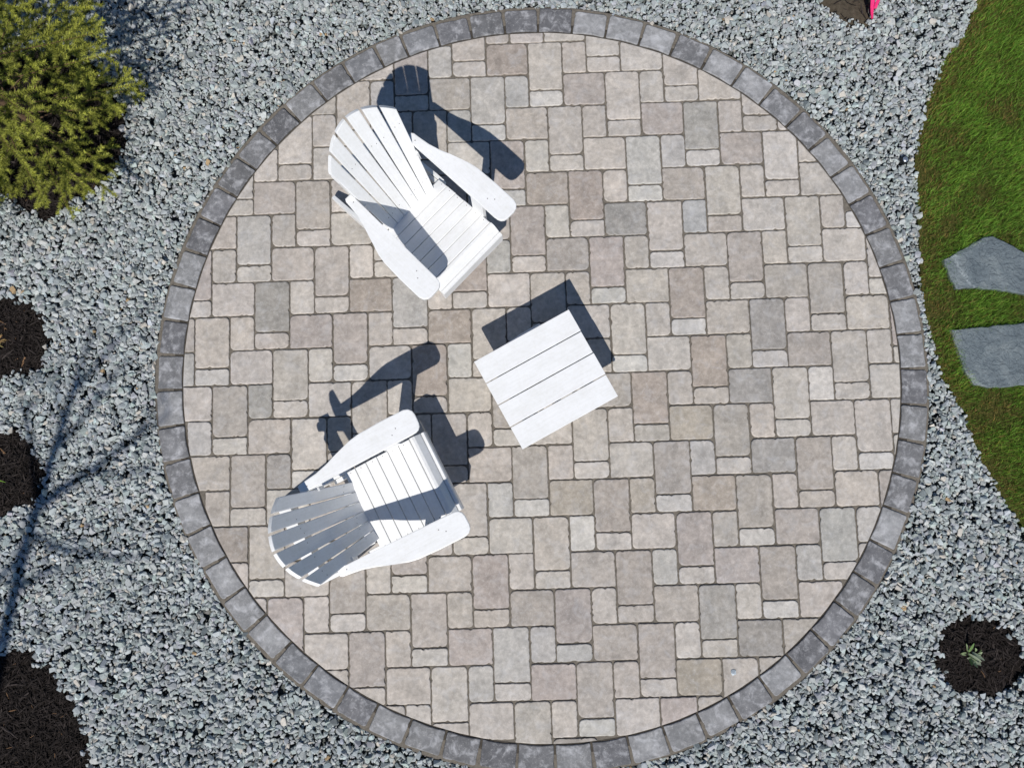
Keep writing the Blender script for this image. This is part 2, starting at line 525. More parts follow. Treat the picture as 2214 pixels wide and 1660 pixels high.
PAL = {'l': (200, 193, 185), 'm': (192, 184, 175), 't': (178, 170, 162), 'b': (169, 158, 148), 'p': (180, 170, 164), 'd': (163, 159, 154),
       'c': (188, 185, 180), 'w': (205, 201, 195), 'o': (177, 167, 154), 'k': (174, 174, 172)}
KNOWN = [(1175, 408, 'b'), (1265, 410, 'b'), (1430, 250, 'p'), (1350, 455, 'd'), (1135, 480, 'p'), (1220, 550, 't'), (1350, 690, 'b'), (1480, 615, 'b'), (1610, 540, 't'),
         (1560, 390, 't'), (1515, 265, 'd'), (1690, 605, 't'), (1655, 690, 'd'), (1745, 755, 't'), (1395, 855, 'b'), (1525, 770, 'b'), (1620, 830, 'd'), (1490, 910, 'o'),
         (1670, 985, 'd'), (1755, 1000, 't'), (1540, 1060, 'o'), (1450, 995, 't'), (1630, 1070, 't'), (1380, 1065, 'o'), (1720, 1135, 't'), (1590, 1215, 'p'), (1680, 1240, 't'),
         (1550, 1310, 'd'), (1460, 1300, 't'), (1640, 1380, 'd'), (1285, 1510, 't'), (1325, 1385, 't'), (1415, 1390, 't'), (1500, 1460, 'o'), (1230, 1320, 'p'), (1150, 1310, 't'),
         (1060, 1250, 'p'), (1190, 1480, 'p'), (1030, 1395, 'p'), (835, 1320, 't'), (790, 1420, 'p'), (590, 425, 'p'), (680, 430, 't'), (580, 665, 'd'), (660, 720, 'p'), (800, 640, 'b'),
         (715, 580, 't'), (970, 705, 'b'), (930, 810, 'b'), (490, 890, 't'), (560, 865, 'd'), (600, 1015, 'd'), (500, 1160, 'b'), (1090, 130, 'b'), (965, 200, 't'), (760, 210, 't'),
         (1405, 120, 't'), (1230, 1075, 'o'), (1390, 415, 'w'), (1430, 560, 'w'), (1315, 640, 'w'), (1480, 730, 'w'), (1670, 790, 'w'), (1500, 480, 'k'), (1700, 540, 'k'),
         (1115, 195, 'c'), (1255, 1145, 'w'), (990, 780, 'w'), (1345, 1325, 'w'), (1770, 830, 'w'), (1600, 880, 'c'), (1400, 340, 'c'), (1055, 215, 'c'), (1240, 1410, 'c'), (1110, 1410, 'c'),
         (550, 530, 'c'), (690, 1370, 'c'), (500, 1040, 'c'), (1815, 1150, 'c'), (1755, 1210, 'c'), (900, 650, 'c'), (880, 770, 'm'), (455, 740, 'm'), (860, 910, 'b'), (1605, 280, 'l'), (1640, 460, 'l')]
pavs = []
for i in range(-22, 12):
    for jrow in range(-6, 26):
        for kind, a, b_, c_, d_ in CELL:
            u = i * LP + jrow * LC; v = jrow * LR
            c = uv2w(u + (a + c_) / 2, v + (b_ + d_) / 2)
            if hypot(c[0] - PC[0], c[1] - PC[1]) > PR + 0.2: continue
            rs = random.Random((i * 131 + jrow * 17 + ord(kind)) * 7919)
            P = paver_outline(u + a, v + b_, u + c_, v + d_, rs)
            P = clip_round(P, -0.004)
            if len(P) < 3: continue
            A = abs(area2(P))
            if A < 0.0011: continue
            pavs.append((A, kind, P, cen2(P), rs))
known_w = [(G(x, y), t) for x, y, t in KNOWN]
pavs.sort(key=lambda t: -t[0])


def paver_tint(kind, c, rs):
    t = None
    for w, k in known_w:
        if hypot(w[0] - c[0], w[1] - c[1]) < 0.06: t = k; break
    if t is None:
        t = rs.choice({'H': 'lmmmmtll', 'V': 'lmmmmtplm', 'Q': 'llmmmcm', 'S': 'llwmllw'}[kind])
    r = s2l(*PAL[t]); m_ = s2l(*PAL['m']); r = tuple(a_ * 0.82 + b_ * 0.18 for a_, b_ in zip(r, m_)); k = rs.uniform(0.93, 1.05) * 0.90
    return (r[0] * k * rs.uniform(.99, 1.02), r[1] * k, r[2] * k * rs.uniform(.975, 1.005))


rest = bmesh.new(); rest_cols = []
for n, (A, kind, P, c, rs) in enumerate(pavs):
    tint = paver_tint(kind, c, rs)
    top = rs.uniform(-0.0015, 0.0015); tilt = (rs.uniform(-.006, .006), rs.uniform(-.006, .006))
    if n < 300:
        bm = bmesh.new(); block_bm(bm, P, top, 0.0055, 0.0042, -0.055, tilt, c)
        o = from_bm('paver', bm, M_PAVER, patio); set_cols(o.data, worn(len(o.data.vertices), tint, rs, (0.90, 1.10)))
    else:
        k0 = len(rest.verts); block_bm(rest, P, top, 0.0055, 0.0042, -0.055, tilt, c)
        rest_cols += list(worn(len(rest.verts) - k0, tint, rs, (0.92, 1.08)))
o = from_bm('small_pavers', rest, M_PAVER, patio); o['kind'] = 'stuff'
a = o.data.color_attributes.new('tint', 'FLOAT_COLOR', 'POINT')
a.data.foreach_set('color', np.c_[np.array(rest_cols), np.ones(len(rest_cols))].astype(np.float32).ravel())
print('pavers', len(pavs))

# dark border stones, one for every joint seen round the ring
joints_px = [(488.7, 413.6), (450.2, 476.8), (419.4, 544.6), (395.3, 618.4), (377.2, 692.9), (369.7, 766.7), (366.7, 843.2), (369.2, 921.6), (381.8, 996), (402.3, 1072.8),
             (430.9, 1145.1), (462.6, 1217.5), (506.3, 1283.7), (553, 1347), (609.4, 1409.5), (668.5, 1462.5), (734.8, 1513.2), (803.5, 1551.7), (878.3, 1587.9), (956.6, 1613.2),
             (1036.2, 1631.3), (1119, 1635.7), (1200, 1635.7), (1282.3, 1633.2), (1363.6, 1625.6), (1442.6, 1599), (1518.5, 1568.6), (1588.3, 1530), (1659.8, 1489.4), (1722, 1438.7),
             (1775.5, 1380.9), (1827.6, 1315.8), (1875.3, 1253.6), (1908.6, 1179.8), (1941, 1103.5), (1960.8, 1029.9), (1972.8, 953.1), (1978.7, 874.8), (1978, 796.5), (1970.8, 720.5),
             (1954.9, 645.3), (1929, 571.4), (1898, 498), (1860, 430.2), (1820.8, 367.5), (1768.4, 309.5), (1718.9, 254.7), (1657.8, 206.1), (1595.1, 165.4), (1527.8, 127.8), (1458.8, 93.3),
             (1387, 74.6), (1312.3, 58.4), (1238.5, 44.6), (1163.4, 44.6), (1089.6, 49.2), (1016.3, 58.4), (943.4, 72.2), (873.3, 95.3), (817, 119), (749.8, 153), (687.5, 194.4),
             (629.9, 245.2), (576.8, 295.9), (530.7, 351.2)]
angs = sorted(atan2(G(x, y)[1] - PC[1], G(x, y)[0] - PC[0]) for x, y in joints_px)
BTONE = [(129, 129, 131), (119, 119, 121), (139, 139, 140), (112, 112, 115), (125, 126, 129), (146, 146, 147)]
for i, t0 in enumerate(angs):
    t1 = angs[(i + 1) % len(angs)]
    if t1 < t0: t1 += 2 * pi
    rs = random.Random(i * 31 + 5)
    Rm_ = PR + BORDER_W / 2; gp = rs.uniform(0.0045, 0.0075) / Rm_
    r0 = 0.003; r1 = BORDER_W + rs.uniform(-0.009, 0.006)
    pol = []
    m = 7; tm = (t0 + t1) / 2; half = (t1 - t0) / 2 - gp
    ht = half * (0.97 if i % 3 else 1.0)
    # nearly rectangular blocks: outer side barely longer than the inner one
    def pt(fr, r): return (PC[0] + (rin(tm + fr) + r) * cos(tm + fr), PC[1] + (rin(tm + fr) + r) * sin(tm + fr))
    c4 = [Vector(pt(-half, r0)), Vector(pt(half, r0)), Vector(pt(ht * 0.985, r1)), Vector(pt(-ht * 0.985, r1))]
    for k in range(4):
        p, a_, b_ = c4[k], c4[k - 1], c4[(k + 1) % 4]
        da, db = (a_ - p).normalized(), (b_ - p).normalized(); L = (b_ - p).length
        r = rs.uniform(0.009, 0.022) if k > 1 else rs.uniform(0.005, 0.011)
        A_, B_ = p + da * r, p + db * r
        for t in (0, .33, .67, 1.0): pol.append(A_ * (1 - t) ** 2 + p * 2 * t * (1 - t) + B_ * t * t)
        nrm = Vector((-db.y, db.x)); n = 6
        for q in range(1, n):
            t = q / n; s = r + (L - 2 * r) * t
            bow = (0.0055 * 4 * t * (1 - t)) * (1 if k in (0,) else 0)
            chip = rs.uniform(-.0012, .0008) if rs.random() > .06 else -rs.uniform(.002, .005)
            if k == 0: chip *= 0.3
            pol.append(p + db * s - nrm * chip * -1 + nrm * (bow if k == 0 else 0) * -1)
    P = [(v.x, v.y) for v in pol]
    bm = bmesh.new(); c = cen2(P)
    block_bm(bm, P, rs.uniform(-.001, .003), 0.006, 0.005, -0.066, (rs.uniform(-.008, .008), rs.uniform(-.008, .008)), c)
    o = from_bm('border_stone', bm, M_BORDER, patio)
    t = s2l(*rs.choice(BTONE)); k = 0.91 * rs.uniform(.84, 1.16); set_cols(o.data, worn(len(o.data.vertices), tuple(x * k for x in t), rs, (0.95, 1.55)))

# ------------------------------------------------------------------ gravel
def hull_template(n, sx, sy, sz, seed):
    r = random.Random(seed); b = bmesh.new()
    for _ in range(n):
        v = Vector((r.gauss(0, 1), r.gauss(0, 1), r.gauss(0, 1))).normalized()
        v = Vector([math.copysign(abs(x) ** 0.7, x) for x in v])
        b.verts.new((v.x * sx * r.uniform(.8, 1.05), v.y * sy * r.uniform(.8, 1.05), v.z * sz * r.uniform(.8, 1.05)))
    res = bmesh.ops.convex_hull(b, input=b.verts)
    bmesh.ops.delete(b, geom=[v for v in b.verts if not v.link_faces], context='VERTS')
    bmesh.ops.triangulate(b, faces=b.faces)
    b.verts.index_update()
    V = np.array([v.co[:] for v in b.verts]); Fa = np.array([[v.index for v in f.verts] for f in b.faces])
    b.free(); return V, Fa


TPL = []
for s in range(36):
    r = random.Random(s + 50)
    TPL.append(hull_template(r.choice([11, 12, 13, 14]), 1.0, r.uniform(0.58, 0.88), r.uniform(0.42, 0.72), s))


def rot_mats(n, tilt, r):
    az = r.uniform(0, 2 * pi, n); tx = r.normal(0, tilt, n); ty = r.normal(0, tilt, n)
    ca, sa = np.cos(az), np.sin(az); z = np.zeros(n); o = np.ones(n)
    Rz = np.stack([ca, -sa, z, sa, ca, z, z, z, o], 1).reshape(n, 3, 3)
    cx, sx = np.cos(tx), np.sin(tx); Rx = np.stack([o, z, z, z, cx, -sx, z, sx, cx], 1).reshape(n, 3, 3)
    cy, sy = np.cos(ty), np.sin(ty); Ry = np.stack([cy, z, sy, z, o, z, -sy, z, cy], 1).reshape(n, 3, 3)
    return Rx @ Ry @ Rz


def scatter_mesh(name, pts, scale, tilt, cols, tpl, mat, r, parent=None):
    n = len(pts); which = r.integers(0, len(tpl), n); R = rot_mats(n, tilt, r)
    Vs, Fs, Cs = [], [], []; base = 0
    for k, (V, Fa) in enumerate(tpl):
        idx = np.where(which == k)[0]
        if not len(idx): continue
        W = np.einsum('nij,vj->nvi', R[idx], V) * scale[idx][:, None, None] + pts[idx][:, None, :]
        nv = len(V); off = base + np.arange(len(idx))[:, None, None] * nv
        Vs.append(W.reshape(-1, 3)); Fs.append((Fa[None] + off).reshape(-1)); Cs.append(np.repeat(cols[idx], nv, axis=0))
        base += len(idx) * nv
    return mesh_np(name, np.concatenate(Vs), np.concatenate(Fs), 3, mat, parent, np.concatenate(Cs))


def bed_clear(P, grow):
    ok = np.ones(len(P), bool)
    jit = rng.normal(0, 0.015, P.shape)
    Q = P + jit
    for k, poly in BEDS.items():
        c = np.array(poly).mean(0); pp = [(c[0] + (x - c[0]) * (1 + grow), c[1] + (y - c[1]) * (1 + grow)) for x, y in poly]
        ok &= ~in_poly(Q, pp)
    ok &= ~in_poly(P + rng.normal(0, 0.006, P.shape), LAWN)
    d = P - np.array(PC); th = np.arctan2(d[:, 1], d[:, 0]); rr = np.hypot(d[:, 0], d[:, 1])
    lim = PR + BORDER_W + sum(HARM[2 * k - 1] * np.cos(k * th) + HARM[2 * k] * np.sin(k * th) for k in range(1, 5))
    return ok, rr - lim


def relief(P):
    x, y = P[:, 0], P[:, 1]
    return 0.008 * np.sin(x * 3.1 + 1.3) * np.cos(y * 2.7) + 0.006 * np.sin(x * 7.3 + y * 5.1)


BX = (-3.5, 3.3, -1.95, 3.15)


def gravel_layer(density, smin, smax, z0, zj, edge):
    n = int((BX[1] - BX[0]) * (BX[3] - BX[2]) * density)
    P = np.c_[rng.uniform(BX[0], BX[1], n), rng.uniform(BX[2], BX[3], n)]
    ok, dist = bed_clear(P, 0.0)
    sc = np.exp(rng.normal(0, 0.46, n)) * 0.5 * (smin + smax)
    # coarser stone to the south, finer to the north-east
    sc *= np.clip(1.0 - 0.085 * (P[:, 1] - 0.4) - 0.02 * P[:, 0], 0.72, 1.18)
    sc = np.clip(sc, smin, smax) * 0.93
    ok &= dist > edge + sc * 0.35
    ok &= rng.uniform(0, 1, n) < np.clip(0.90 + 0.12 * P[:, 1], 0.68, 1.0)
    P, sc = P[ok], sc[ok]
    z = z0 + relief(P) + rng.uniform(-zj, zj, len(P))
    return np.c_[P, z], sc


L1 = gravel_layer(2500, 0.010, 0.020, -0.028, 0.005, 0.006)
L2 = gravel_layer(3100, 0.008, 0.022, -0.020, 0.006, 0.003)
L3 = gravel_layer(620, 0.010, 0.030, -0.012, 0.005, 0.004)
GP = np.concatenate([L1[0], L2[0], L3[0]]); GS = np.concatenate([L1[1], L2[1], L3[1]])


def gravel_cols(n):
    base = np.array(s2l(166, 172, 172)) * 0.96
    v = np.exp(rng.normal(0, 0.16, n))[:, None]
    c = base[None] * v * (1 + rng.normal(0, 0.025, (n, 3)))
    k = rng.uniform(0, 1, n)
    c[k < 0.12] = np.array(s2l(180, 184, 182)) * rng.uniform(.8, 1.1, ((k < 0.12).sum(), 1))
    m = (k > 0.12) & (k < 0.16); c[m] = np.array(s2l(194, 188, 178)) * rng.uniform(.75, 1.1, (m.sum(), 1))
    m = (k > 0.165) & (k < 0.185); c[m] = np.array(s2l(190, 191, 188)) * rng.uniform(.8, 1.1, (m.sum(), 1))
    m = (k > 0.185) & (k < 0.187); c[m] = np.array(s2l(178, 152, 116)) * rng.uniform(.8, 1.1, (m.sum(), 1))
    m = (k > 0.19) & (k < 0.27); c[m] = np.array(s2l(130, 138, 139)) * rng.uniform(.8, 1.1, (m.sum(), 1))
    return np.clip(c, 0.02, 0.8)


gr = scatter_mesh('gravel', GP, GS, 0.32, gravel_cols(len(GP)), TPL, M_STONE, rng)
tag(gr, 'grey-blue crushed stone gravel spread round the round patio', 'gravel', kind='stuff')
print('gravel stones', len(GP), 'tris', len(gr.data.polygons))

# ------------------------------------------------------------------ mulch beds
def chip_template(seed):
    r = random.Random(seed); n = 3; V = []; w = r.uniform(.10, .17); h = r.uniform(.05, .09); bend = r.uniform(-.12, .12)
    for i in range(n):
        x = -1 + 2 * i / (n - 1); ww = w * (1 if i == 1 else r.uniform(.35, .9)); yy = bend * (1 - x * x)
        V += [(x, yy - ww, 0), (x, yy + ww, 0), (x, yy, h)]
    Fa = []
    for i in range(n - 1):
        a, b = i * 3, i * 3 + 3
        for p, q in ((0, 2), (2, 1), (1, 0)):
            Fa += [(a + p, a + q, b + q), (a + p, b + q, b + p)]
    return np.array(V), np.array(Fa)


CHIPS = [chip_template(s) for s in range(14)]


def poly_points(poly, density):
    P = np.array(poly); lo, hi = P.min(0), P.max(0)
    n = int((hi - lo).prod() * density)
    Q = np.c_[rng.uniform(lo[0], hi[0], n), rng.uniform(lo[1], hi[1], n)]
    return Q[in_poly(Q, poly)]


BED_LABEL = {'tree': 'dark bark mulch ring under the green spruce', 'left_upper': 'round dark mulch bed at left edge holding a tan grass tuft',
             'left_lower': 'round dark mulch bed at left edge with a long green blade', 'left_bottom': 'large dark mulch bed in the bottom left corner',
             'right': 'round dark mulch bed holding a small pale green leafy plant', 'top': 'bare brown dirt patch beside the pink ribbon at the top'}
for k, poly in BEDS.items():
    c = np.array(poly).mean(0); bm = bmesh.new(); rings = []
    for fr in (1.06, 0.8, 0.5, 0.2):
        z = -0.042 + 0.020 * (1 - fr ** 2)
        rings.append([bm.verts.new((c[0] + (x - c[0]) * fr, c[1] + (y - c[1]) * fr, z + 0.006 * mnoise.noise((x * 9 * fr, y * 9 * fr, 3)))) for x, y in poly])
    n = len(poly)
    for a_, b_ in zip(rings, rings[1:]):
        for i in range(n):
            f = bm.faces.new((a_[i], a_[(i + 1) % n], b_[(i + 1) % n], b_[i])); f.smooth = True
    bm.faces.new(rings[-1])
    bmesh.ops.recalc_face_normals(bm, faces=bm.faces)
    if bm.faces[0].normal.z < 0: bmesh.ops.reverse_faces(bm, faces=bm.faces)
    bed = from_bm('mulch_bed' if k != 'top' else 'dirt_bed', bm, M_SOIL if k != 'top' else M_DIRT)
    tag(bed, BED_LABEL[k], 'mulch bed' if k != 'top' else 'dirt', kind='structure')
    Q = poly_points(poly, 10500 if k != 'top' else 500)
    n = len(Q)
    fr2 = ((Q - c) ** 2).sum(1) / ((np.array(poly) - c) ** 2).sum(1).mean()
    pts = np.c_[Q, -0.040 + 0.020 * (1 - np.clip(fr2, 0, 1)) + rng.uniform(0, 0.012, n)]
    sc = np.clip(np.exp(rng.normal(0, 0.45, n)) * 0.0145, 0.005, 0.038)
    cb = np.array(s2l(47, 42, 40))[None] * np.exp(rng.normal(-0.12, 0.38, n))[:, None]
    w = rng.uniform(0, 1, n) < 0.006; cb[w] = np.array(s2l(128, 100, 74))
    o = scatter_mesh('bark_chips', pts, sc, 0.22, cb, CHIPS, M_BARK, rng, bed); o['kind'] = 'stuff'

# ------------------------------------------------------------------ lawn
bm = bmesh.new(); LZ = -0.025
vs = [bm.verts.new((x, y, LZ)) for x, y in LAWN]; f = bm.faces.new(vs)
if f.normal.z < 0 or area2(LAWN) < 0: f.normal_flip()
r_ = bmesh.ops.extrude_face_region(bm, geom=[f])
for v in r_['geom']:
    if isinstance(v, bmesh.types.BMVert): v.co.z = -0.07
bmesh.ops.recalc_face_normals(bm, faces=bm.faces)
lawn = from_bm('lawn', bm, M_LAWNSOIL); tag(lawn, 'strip of lawn soil along the right edge', 'lawn', kind='structure')

flag_px = [[(2040, 561), (2082, 538), (2126, 513), (2146, 510), (2180, 526), (2214, 546), (2285, 575), (2310, 612), (2290, 648), (2214, 637), (2155, 627), (2112, 622), (2067, 625), (2052, 594)],
           [(2056, 713), (2110, 708), (2214, 697), (2300, 690), (2330, 740), (2310, 830), (2214, 833), (2140, 839), (2106, 832), (2088, 808), (2075, 770)]]
FLAGS = [[G(*p) for p in f] for f in flag_px]
flag_lab = ['angular grey slate stepping stone with pointed end, upper of two in grass', 'blocky grey slate stepping stone with straight top edge, lower of two in grass']
for P, lab in zip(FLAGS, flag_lab):
    Q = []
    for i in range(len(P)):
        a_, b_ = Vector(P[i]), Vector(P[(i + 1) % len(P)]); n = max(1, int((b_ - a_).length / 0.03))
        for k in range(n):
            p = a_.lerp(b_, k / n); j = 0.005 if k else 0.002
            Q.append((p.x + random.uniform(-j, j), p.y + random.uniform(-j, j)))
    bm = bmesh.new(); block_bm(bm, Q, 0.006, 0.006, 0.008, -0.045, (0.01, -0.006), cen2(Q))
    o = from_bm('stepping_stone', bm, M_SLATE); tag(o, lab, 'stepping stone', 'slate stepping stones in the lawn')


def blade_mesh(name, P, z0, length, width, lean, cols, mat, parent=None):
    """3-triangle blades; lean = (n,2) horizontal tip offset"""
    n = len(P); az = rng.uniform(0, 2 * pi, n)
    sx = np.c_[np.cos(az), np.sin(az)] * width[:, None] * 0.5
    b = np.c_[P, np.broadcast_to(z0, n)]
    l3 = np.c_[lean, np.sqrt(np.maximum(length ** 2 - (lean ** 2).sum(1), (0.25 * length) ** 2))]
    mid = b + l3 * np.array([0.38, 0.38, 0.62]); tip = b + l3
    s3 = np.c_[sx, np.zeros(n)]
    V = np.stack([b - s3, b + s3, mid - s3 * 0.8, mid + s3 * 0.8, tip], 1).reshape(-1, 3)
    o = np.arange(n)[:, None] * 5
    Fa = np.concatenate([o + np.array([[0, 1, 3]]), o + np.array([[0, 3, 2]]), o + np.array([[2, 3, 4]])], 1).reshape(-1)
    return mesh_np(name, V, Fa, 3, mat, parent, np.repeat(cols, 5, axis=0))


lx = [p for p in LAWN]
Q = np.c_[rng.uniform(2.2, 3.75, 260000), rng.uniform(-0.9, 3.3, 260000)]
Q = Q[in_poly(Q + rng.normal(0, 0.012, Q.shape), LAWN)]
for P in FLAGS:
    c = np.array(P).mean(0); pp = [(c[0] + (x - c[0]) * 0.94, c[1] + (y - c[1]) * 0.94) for x, y in P]
    Q = Q[~in_poly(Q, pp)]
E_ = np.array(smooth_poly([G(*p) for p in lawn_edge_px], 3, False))
ed = np.sqrt(((Q[:, None, :] - E_[None, ::2, :]) ** 2).sum(2).min(1)) if len(Q) < 400000 else None
pn = np.array([mnoise.noise((x * 5, y * 5, 0)) for x, y in Q]); pn2 = np.array([mnoise.noise((x * 16, y * 16, 7)) for x, y in Q])
keep = rng.uniform(0, 1, len(Q)) < np.clip(0.8 + 0.45 * pn + 0.3 * pn2, 0.2, 1) * np.clip(0.35 + ed * 9, 0.35, 1)
Q, ed, pn, pn2 = Q[keep], ed[keep], pn[keep], pn2[keep]
n = len(Q)
length = rng.uniform(0.022, 0.056, n) * np.clip(0.6 + ed * 5, 0.6, 1) * (1 + 0.35 * pn)
dirn = np.arctan2(pn2 * 2 + 0.3, pn * 2 + 0.6) + rng.normal(0, 1.5, n)
lean = np.c_[np.cos(dirn), np.sin(dirn)] * (length * rng.uniform(0.12, 0.72, n))[:, None]
gcol = np.array(s2l(116, 158, 60))[None] * np.exp(rng.normal(-0.1, 0.38, n))[:, None]
gcol *= (1 + 0.5 * pn)[:, None] * np.array([1, 1, 1])
yl = np.clip(0.03 + 0.45 * np.clip(-pn * 2.6 - 0.75, 0, 1) + 0.75 * np.exp(-ed * 13), 0, 0.85)
m = rng.uniform(0, 1, n) < yl
gcol[m] = np.array(s2l(178, 152, 94))[None] * rng.uniform(0.45, 1.0, (m.sum(), 1))
m = rng.uniform(0, 1, n) < 0.25; gcol[m] = gcol[m] * np.array([1.25, 1.1, 0.9])
gb = blade_mesh('grass', Q, LZ - 0.003, length, rng.uniform(0.0014, 0.0026, n), lean, np.clip(gcol, 0.005, 0.6), M_GRASS)
tag(gb, 'short green grass of the lawn at the right edge', 'grass', kind='stuff'); print('blades', n)

# ------------------------------------------------------------------ chairs
RAKE = math.atan2(0.31, 0.63)


def arm_outline(sgn):
    inner = [(-0.645, 0.205), (-0.50, 0.209), (-0.02, 0.217)]
    front = [(0.004, 0.2195), (0.020, 0.226), (0.032, 0.240), (0.037, 0.258), (0.038, 0.305), (0.033, 0.327), (0.018, 0.344), (-0.006, 0.352)]
    outer = [(-0.14, 0.352), (-0.26, 0.346), (-0.31, 0.337), (-0.36, 0.320), (-0.42, 0.300), (-0.475, 0.281), (-0.535, 0.265), (-0.60, 0.256), (-0.632, 0.253), (-0.645, 0.245)]
    return [(x, y * sgn) for x, y in inner + front + outer]


def build_chair(loc, ang, label, dx, ltop, stain_slat=None):
    root = empty('adirondack_chair', (loc[0], loc[1], 0.0), ang)
    tag(root, label, 'chair', 'white slatted garden chairs on the patio')
    I = Matrix.Identity(4)
    XZ = Matrix(((1, 0, 0, 0), (0, 0, -1, 0), (0, 1, 0, 0), (0, 0, 0, 1)))      # outline (x,y)->(x,z), extrusion along -y
    for s in (1, -1):
        ar = board('arm', arm_outline(s), 0.538, 0.560, I, M_WHITE, root, 0.005)
        for sx, sy in ((-0.08, 0.285), (-0.11, 0.262), (-0.60, 0.228)):
            bm = bmesh.new(); bmesh.ops.create_cone(bm, cap_ends=True, segments=8, radius1=0.0032, radius2=0.0028, depth=0.003, matrix=Matrix.Translation((sx, sy * s, 0.560)))
            from_bm('screw', bm, M_SCREW, ar)
        # long side rail from the seat front down to the rear foot
        o = [(-0.005, 0.285), (-0.02, 0.297), (-0.07, 0.302), (-0.30, 0.258), (-0.54, 0.195), (-0.56, 0.15), (-0.30, 0.165), (-0.005, 0.195)]
        y0 = 0.2245 if s > 0 else -0.2025
        board('side_rail', o, 0, 0.022, XZ.copy() @ Matrix.Translation((0, 0, -y0)), M_WHITE, root, 0.003)
        # rear leg, sloping back to the ground outside the rail
        o = [(-0.44, 0.20), (-0.46, 0.222), (-0.52, 0.215), (-0.74, 0.140), (-0.905, 0.070), (-0.915, 0.030), (-0.895, 0.0), (-0.79, 0.0), (-0.56, 0.10), (-0.45, 0.14)]
        y0 = 0.248 if s > 0 else -0.2265
        board('rear_leg', o, 0, 0.0215, XZ.copy() @ Matrix.Translation((0, 0, -y0)), M_WHITE, root, 0.003)
        # front leg, outside the rail
        y1 = 0.2485 if s > 0 else -0.2255
        board('leg', [(-0.205, 0.0), (-0.120, 0.0), (-0.120, 0.5375), (-0.205, 0.5375)], 0, 0.0225, XZ.copy() @ Matrix.Translation((0, 0, -y1)), M_WHITE, root, 0.003)
        # bracket under the arm
        YZ = Matrix(((0, 0, 1, 0), (1, 0, 0, 0), (0, 1, 0, 0), (0, 0, 0, 1)))
        br = [(0.2495, 0.42), (0.315, 0.5372), (0.2495, 0.5372)]
        board('bracket', [(x * s, y) for x, y in br], -0.173, -0.151, YZ, M_WHITE, root, 0.002)
    # seat slats, sloping down to the back
    zs = lambda x: 0.242 + (x + 0.47) * (0.090 / 0.40)
    for k in range(6):
        x0 = -0.472 + k * 0.0672; x1 = x0 + 0.0640
        sl = math.atan(0.090 / 0.40)
        M = Matrix.Translation((x0, 0, zs(x0))) @ Matrix.Rotation(-sl, 4, 'Y')
        w = 0.227 + random.uniform(-.0015, .0015)
        b = board('seat_slat', rect(0, (x1 - x0) / cos(sl), -w, w), -0.020, 0.0, M, M_WHITE_X, root, 0.004)
        for s in (1, -1):
            bm = bmesh.new(); bmesh.ops.create_cone(bm, cap_ends=True, segments=8, radius1=0.0026, radius2=0.0022, depth=0.002, matrix=M @ Matrix.Translation((0.032 + random.uniform(-.006, .006), s * 0.214, 0.0005)))
            from_bm('screw', bm, M_SCREW, b)
    # rolled front slat and apron
    w = 0.230
    prof = [(-0.0665, 0.3335), (-0.052, 0.3355), (-0.038, 0.3315), (-0.008, 0.303), (-0.004, 0.293), (-0.004, 0.282), (-0.026, 0.282), (-0.058, 0.311), (-0.0665, 0.313)]
    board('front_slat', prof, -w, w, XZ, M_WHITE_X, root, 0.003)
    board('apron', [(-0.0025, 0.185), (0.019, 0.185), (0.019, 0.290), (0.012, 0.3005), (-0.0025, 0.3005)], -w, w, XZ, M_WHITE, root, 0.002)
    # fan back of six slats
    XB = Matrix(((-sin(RAKE), 0, cos(RAKE), -0.466), (0, 1, 0, 0), (cos(RAKE), 0, sin(RAKE), 0.222), (0, 0, 0, 1)))
    Ltop = lambda y: ltop - 2.75 * (y - dx) ** 2
    for i in range(6):
        cb = (i - 2.5) * 0.0560; ct = (i - 2.5) * 0.0838 + dx
        wb, wt = 0.0273, 0.0352
        e = lambda L, sg: cb + (ct - cb) * L / 0.70 + sg * (wb + (wt - wb) * L / 0.70)
        pts = [(0.0, e(0, -1)), (0.0, e(0, 1))]
        top = []
        for k in range(9):
            f = 1 - 2 * k / 8
            L = 0.66
            for _ in range(4):
                y = cb + (ct - cb) * L / 0.70 + f * (wb + (wt - wb) * L / 0.70); L = Ltop(y)
            top.append((L, y))
        pts += top
        mat = M_WHITE
        if stain_slat is not None and i == stain_slat[0]: mat = stain_slat[1]
        ang_i = (2.5 - i) * radians(4.5) * -1
        yc = (cb + ct) / 2; fw = 0.45 * yc * yc
        SM = XB @ Matrix.Translation((0, yc, fw)) @ Matrix.Rotation(ang_i, 4, 'X') @ Matrix.Translation((0, -yc, 0))
        b = board('back_slat', pts, -0.011, 0.011, SM, mat, root, 0.004)
        for L in (0.105, 0.515):
            for q in (-0.014, 0.014):
                if random.random() < 0.45: continue
                yy = cb + (ct - cb) * L / 0.70 + q
                bm = bmesh.new(); bmesh.ops.create_cone(bm, cap_ends=True, segments=8, radius1=0.0026, radius2=0.0022, depth=0.002, matrix=SM @ Matrix.Translation((L + random.uniform(-.012, .012), yy, 0.0112)))
                from_bm('screw', bm, M_SCREW, b)
    # cross rail behind the back and the two sloping boards that carry it
    for s in (1, -1):
        o = [(-0.565, 0.500), (-0.66, 0.548), (-0.705, 0.5775), (-0.775, 0.5775), (-0.782, 0.560), (-0.775, 0.53), (-0.60, 0.43), (-0.555, 0.43)]
        y0 = 0.207 if s > 0 else -0.185
        board('back_support', o, 0, 0.022, XZ.copy() @ Matrix.Translation((0, 0, -y0)), M_WHITE, root, 0.003)
    board('shadow_panel', [(-0.735, 0.455), (-0.713, 0.455), (-0.713, 0.5772), (-0.735, 0.5772)], -0.1845, 0.1845, XZ, M_WHITE_X, root, 0.002)  # unseen board under the rail, added to fill out the chair's ground shadow
